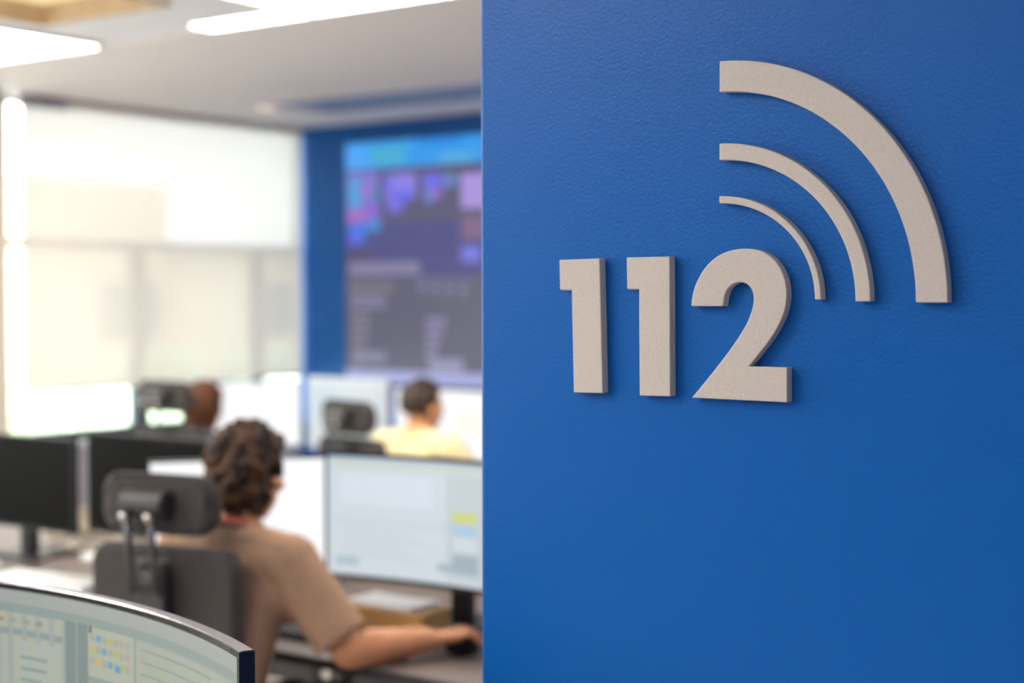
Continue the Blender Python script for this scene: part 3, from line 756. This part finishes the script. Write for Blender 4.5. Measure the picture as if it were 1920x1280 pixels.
MB().box((-.004, -.012, -.02), (.004, .012, .02)).build('temple_pad', BLACKP, hs, hp1(.104, -.004, .022), bevel=.003)

pose2 = dict(pelvis=(0, -.02, .55), waist=(0, -.01, .68), chest=(0, .03, .85), neck=(0, .06, 1.025), head=(0, .10, 1.138),
             sh_r=(.185, .06, .955), el_r=(.27, .18, .76), wr_r=(.24, .42, .757), kn_r=(.23, .49, .757),
             sh_l=(-.185, .06, .955), el_l=(-.27, .18, .76), wr_l=(-.22, .42, .757), kn_l=(-.20, .49, .757))
b2, hp2, _ = person('person in a pale yellow polo shirt with short dark hair, back turned', (-4.44, 5.33, 0), 0, 0, YELLOW, DARKH, pose2, voxel=.006, sleeve=.75, seed=5, hairkind='short', yaw=R(-14))
pose3 = {k: (v[0], v[1], v[2] - (.05 if v[2] > .8 else 0)) for k, v in pose2.items()}
b3, hp3, _ = person('auburn-haired person mostly hidden behind a headrest near the window', (-5.70, 5.17, 0), 0, 0, GREYSH, AUBH, pose3, voxel=.006, sleeve=.9, seed=8, hairkind='straight', yaw=R(5))

# ------------------------------------------------------------------ things on the desks
def mouse(label, loc, rz=0):
    t = thing('computer_mouse', label, 'mouse', loc, rz)
    MB().ball((0, 0, .012), (.030, .052, .024), 18, 10).build('body', BLACKP, t, voxel=.003, relax=3)
    MB().cyl((-.004, .028, .033), (.004, .028, .033), .008, n=14).build('wheel', DKMETAL, t)
    return t
mouse('black mouse under the right hand of the person in taupe', (-2.905 + .484, 2.715 + .408, DZ + .010), R(-32))
def keyboard(label, loc, rz, body, key, w=.44, d=.14):
    t = thing('keyboard', label, 'keyboard', loc, rz)
    MB().box((-w/2, -d/2, 0), (w/2, d/2, .014)).build('base', body, t, bevel=.003)
    k0 = MB(); pit = w / 16
    k0.box((-pit*.42, -.0095, .014), (pit*.42, .0095, .021)); k0 = k0.build('key', key, t)
    first = True
    for r_ in range(6):
        for c in range(15):
            if first: o = k0; first = False
            else: o = k0.copy(); COL.objects.link(o)
            o.location = (-w/2 + pit * (c + .95), -d/2 + .018 + r_ * .0215, 0)
    return t
keyboard('black keyboard in front of the person in taupe', (-2.98, 3.055, DZ), 0, BLACKP, CHAIRP)
keyboard('pale keyboard on the left desk between the dark monitors', (-4.10, 3.12, DZ), R(6), WHITEP, PAPER)
# box with papers on it
t = thing('cardboard_box', 'small cardboard box on the desk below the wide monitor', 'box', (-2.705, 3.20, DZ), R(4))
bx = MB(); w, d, h, th = .125, .07, .074, .003
bx.box((-w, -d, 0), (w, d, th)); bx.box((-w, -d, th), (w, -d + th, h)); bx.box((-w, d - th, th), (w, d, h)); bx.box((-w, -d + th, th), (-w + th, d - th, h)); bx.box((w - th, -d + th, th), (w, d - th, h))
bx.build('body', CARD, t)
MB().box((-w, -d, h), (w, d, h + th)).build('lid_flap', CARD, t)
MB().box((-w - .05, -th, 0), (-w, th, .06), 0, Matrix.Rotation(0, 4, 'X')).build('side_flap', CARD, t, (0, -.04, 0), (0, 0, R(8)))
def sheet(name, label, loc, rz, w, d, h, sheets, m=PAPER, group=None):
    """slightly fanned stack of paper"""
    t = thing(name, label, 'paper', loc, rz, group); rnd = random.Random(int(w * 1000 + loc[0] * 100))
    for k in range(sheets):
        g = MB(); N = 8; a = h / sheets
        vs = []
        for i in range(N + 1):
            u = -w/2 + w * i / N; c = .004 * math.sin(i / N * math.pi * 1.5 + k) * (k == sheets - 1)
            c = max(c, 0)
            vs += [(u, -d/2, k * a + c), (u, d/2, k * a + c), (u, d/2, k * a + a * .92 + c), (u, -d/2, k * a + a * .92 + c)]
        F = []
        for i in range(N):
            for q in range(4):
                x, y = i*4 + q, i*4 + (q+1) % 4; F.append((x, x+4, y+4, y)[::-1])
        F += [(0, 1, 2, 3), (N*4+3, N*4+2, N*4+1, N*4)]
        g.add(vs, F); g.build('sheet', m, t, (rnd.uniform(-.008, .008), rnd.uniform(-.008, .008), 0), (0, 0, R(rnd.uniform(-5, 5))))
    return t
sheet('paper_stack', 'loose white papers lying on the small cardboard box', (-2.735, 3.21, DZ + .0772), R(-6), .24, .13, .012, 4)
sheet('paper_stack', 'bright white papers lying on the left desk between the dark monitors', (-4.26, 3.60, DZ + .0002), R(12), .26, .24, .022, 5)
sheet('paper_stack', 'white papers near the front of the left desk', (-4.62, 3.20, DZ + .0002), R(-24), .21, .15, .006, 2)
# coiled beige cable below the left monitor
t = thing('coiled_cable', 'beige coiled cable heaped on the desk below the leftmost dark monitor', 'cable', (-4.60, 3.64, DZ))
rnd = random.Random(2)
for k in range(7):
    pts = []; r0 = .075 + .012 * (k % 3); ox, oy = rnd.uniform(-.05, .05), rnd.uniform(-.03, .03); tl = rnd.uniform(.2, .9)
    for i in range(41):
        a = 2 * math.pi * i / 40
        pts.append((ox + r0 * 1.3 * math.cos(a), oy + r0 * math.sin(a), .008 + .012 * k + tl * .05 * (1 + math.sin(a + k))))
    MB().tube(pts, .0065, 8).build('loop', BEIGEP, t, smooth=True)
# small white cup between the monitors
t = thing('cup', 'small white cup on the desk between the two lit monitors', 'cup', (-3.36, 3.68, DZ))
MB().tube([(0, 0, 0), (0, 0, .004), (0, 0, .075), (0, 0, .075), (0, 0, .008)], [.026, .028, .038, .035, .025], 24).build('body', PAPER, t, smooth=False)
MB().tube([(.034, 0, .06), (.058, 0, .055), (.058, 0, .025), (.032, 0, .02)], .004, 8).build('handle', PAPER, t, smooth=True)
# telephone handset dock on the desk right of the box
t = thing('desk_phone', 'dark desk phone under the wide monitor near the blue wall edge', 'phone', (-2.20, 3.36, DZ), R(-10))
MB().prism([(-.09, 0), (.09, 0), (.09, .05), (-.09, .022)], lambda u, v, q: (q, u, v), -.08, .08).build('body', BLACKP, t, bevel=.004)
MB().tube([(-.055, -.08, .045), (-.055, -.05, .052), (-.055, .05, .068), (-.055, .08, .066)], [.024, .015, .015, .024], 12).build('handset', BLACKP, t, smooth=True)
for r_ in range(4):
    for c in range(3): MB().box((-.008, -.006, 0), (.008, .006, .005)).build('key', DKMETAL, t, (.0 + c * .022, -.06 + r_ * .022, .028 + r_ * .0035), (R(9), 0, 0))
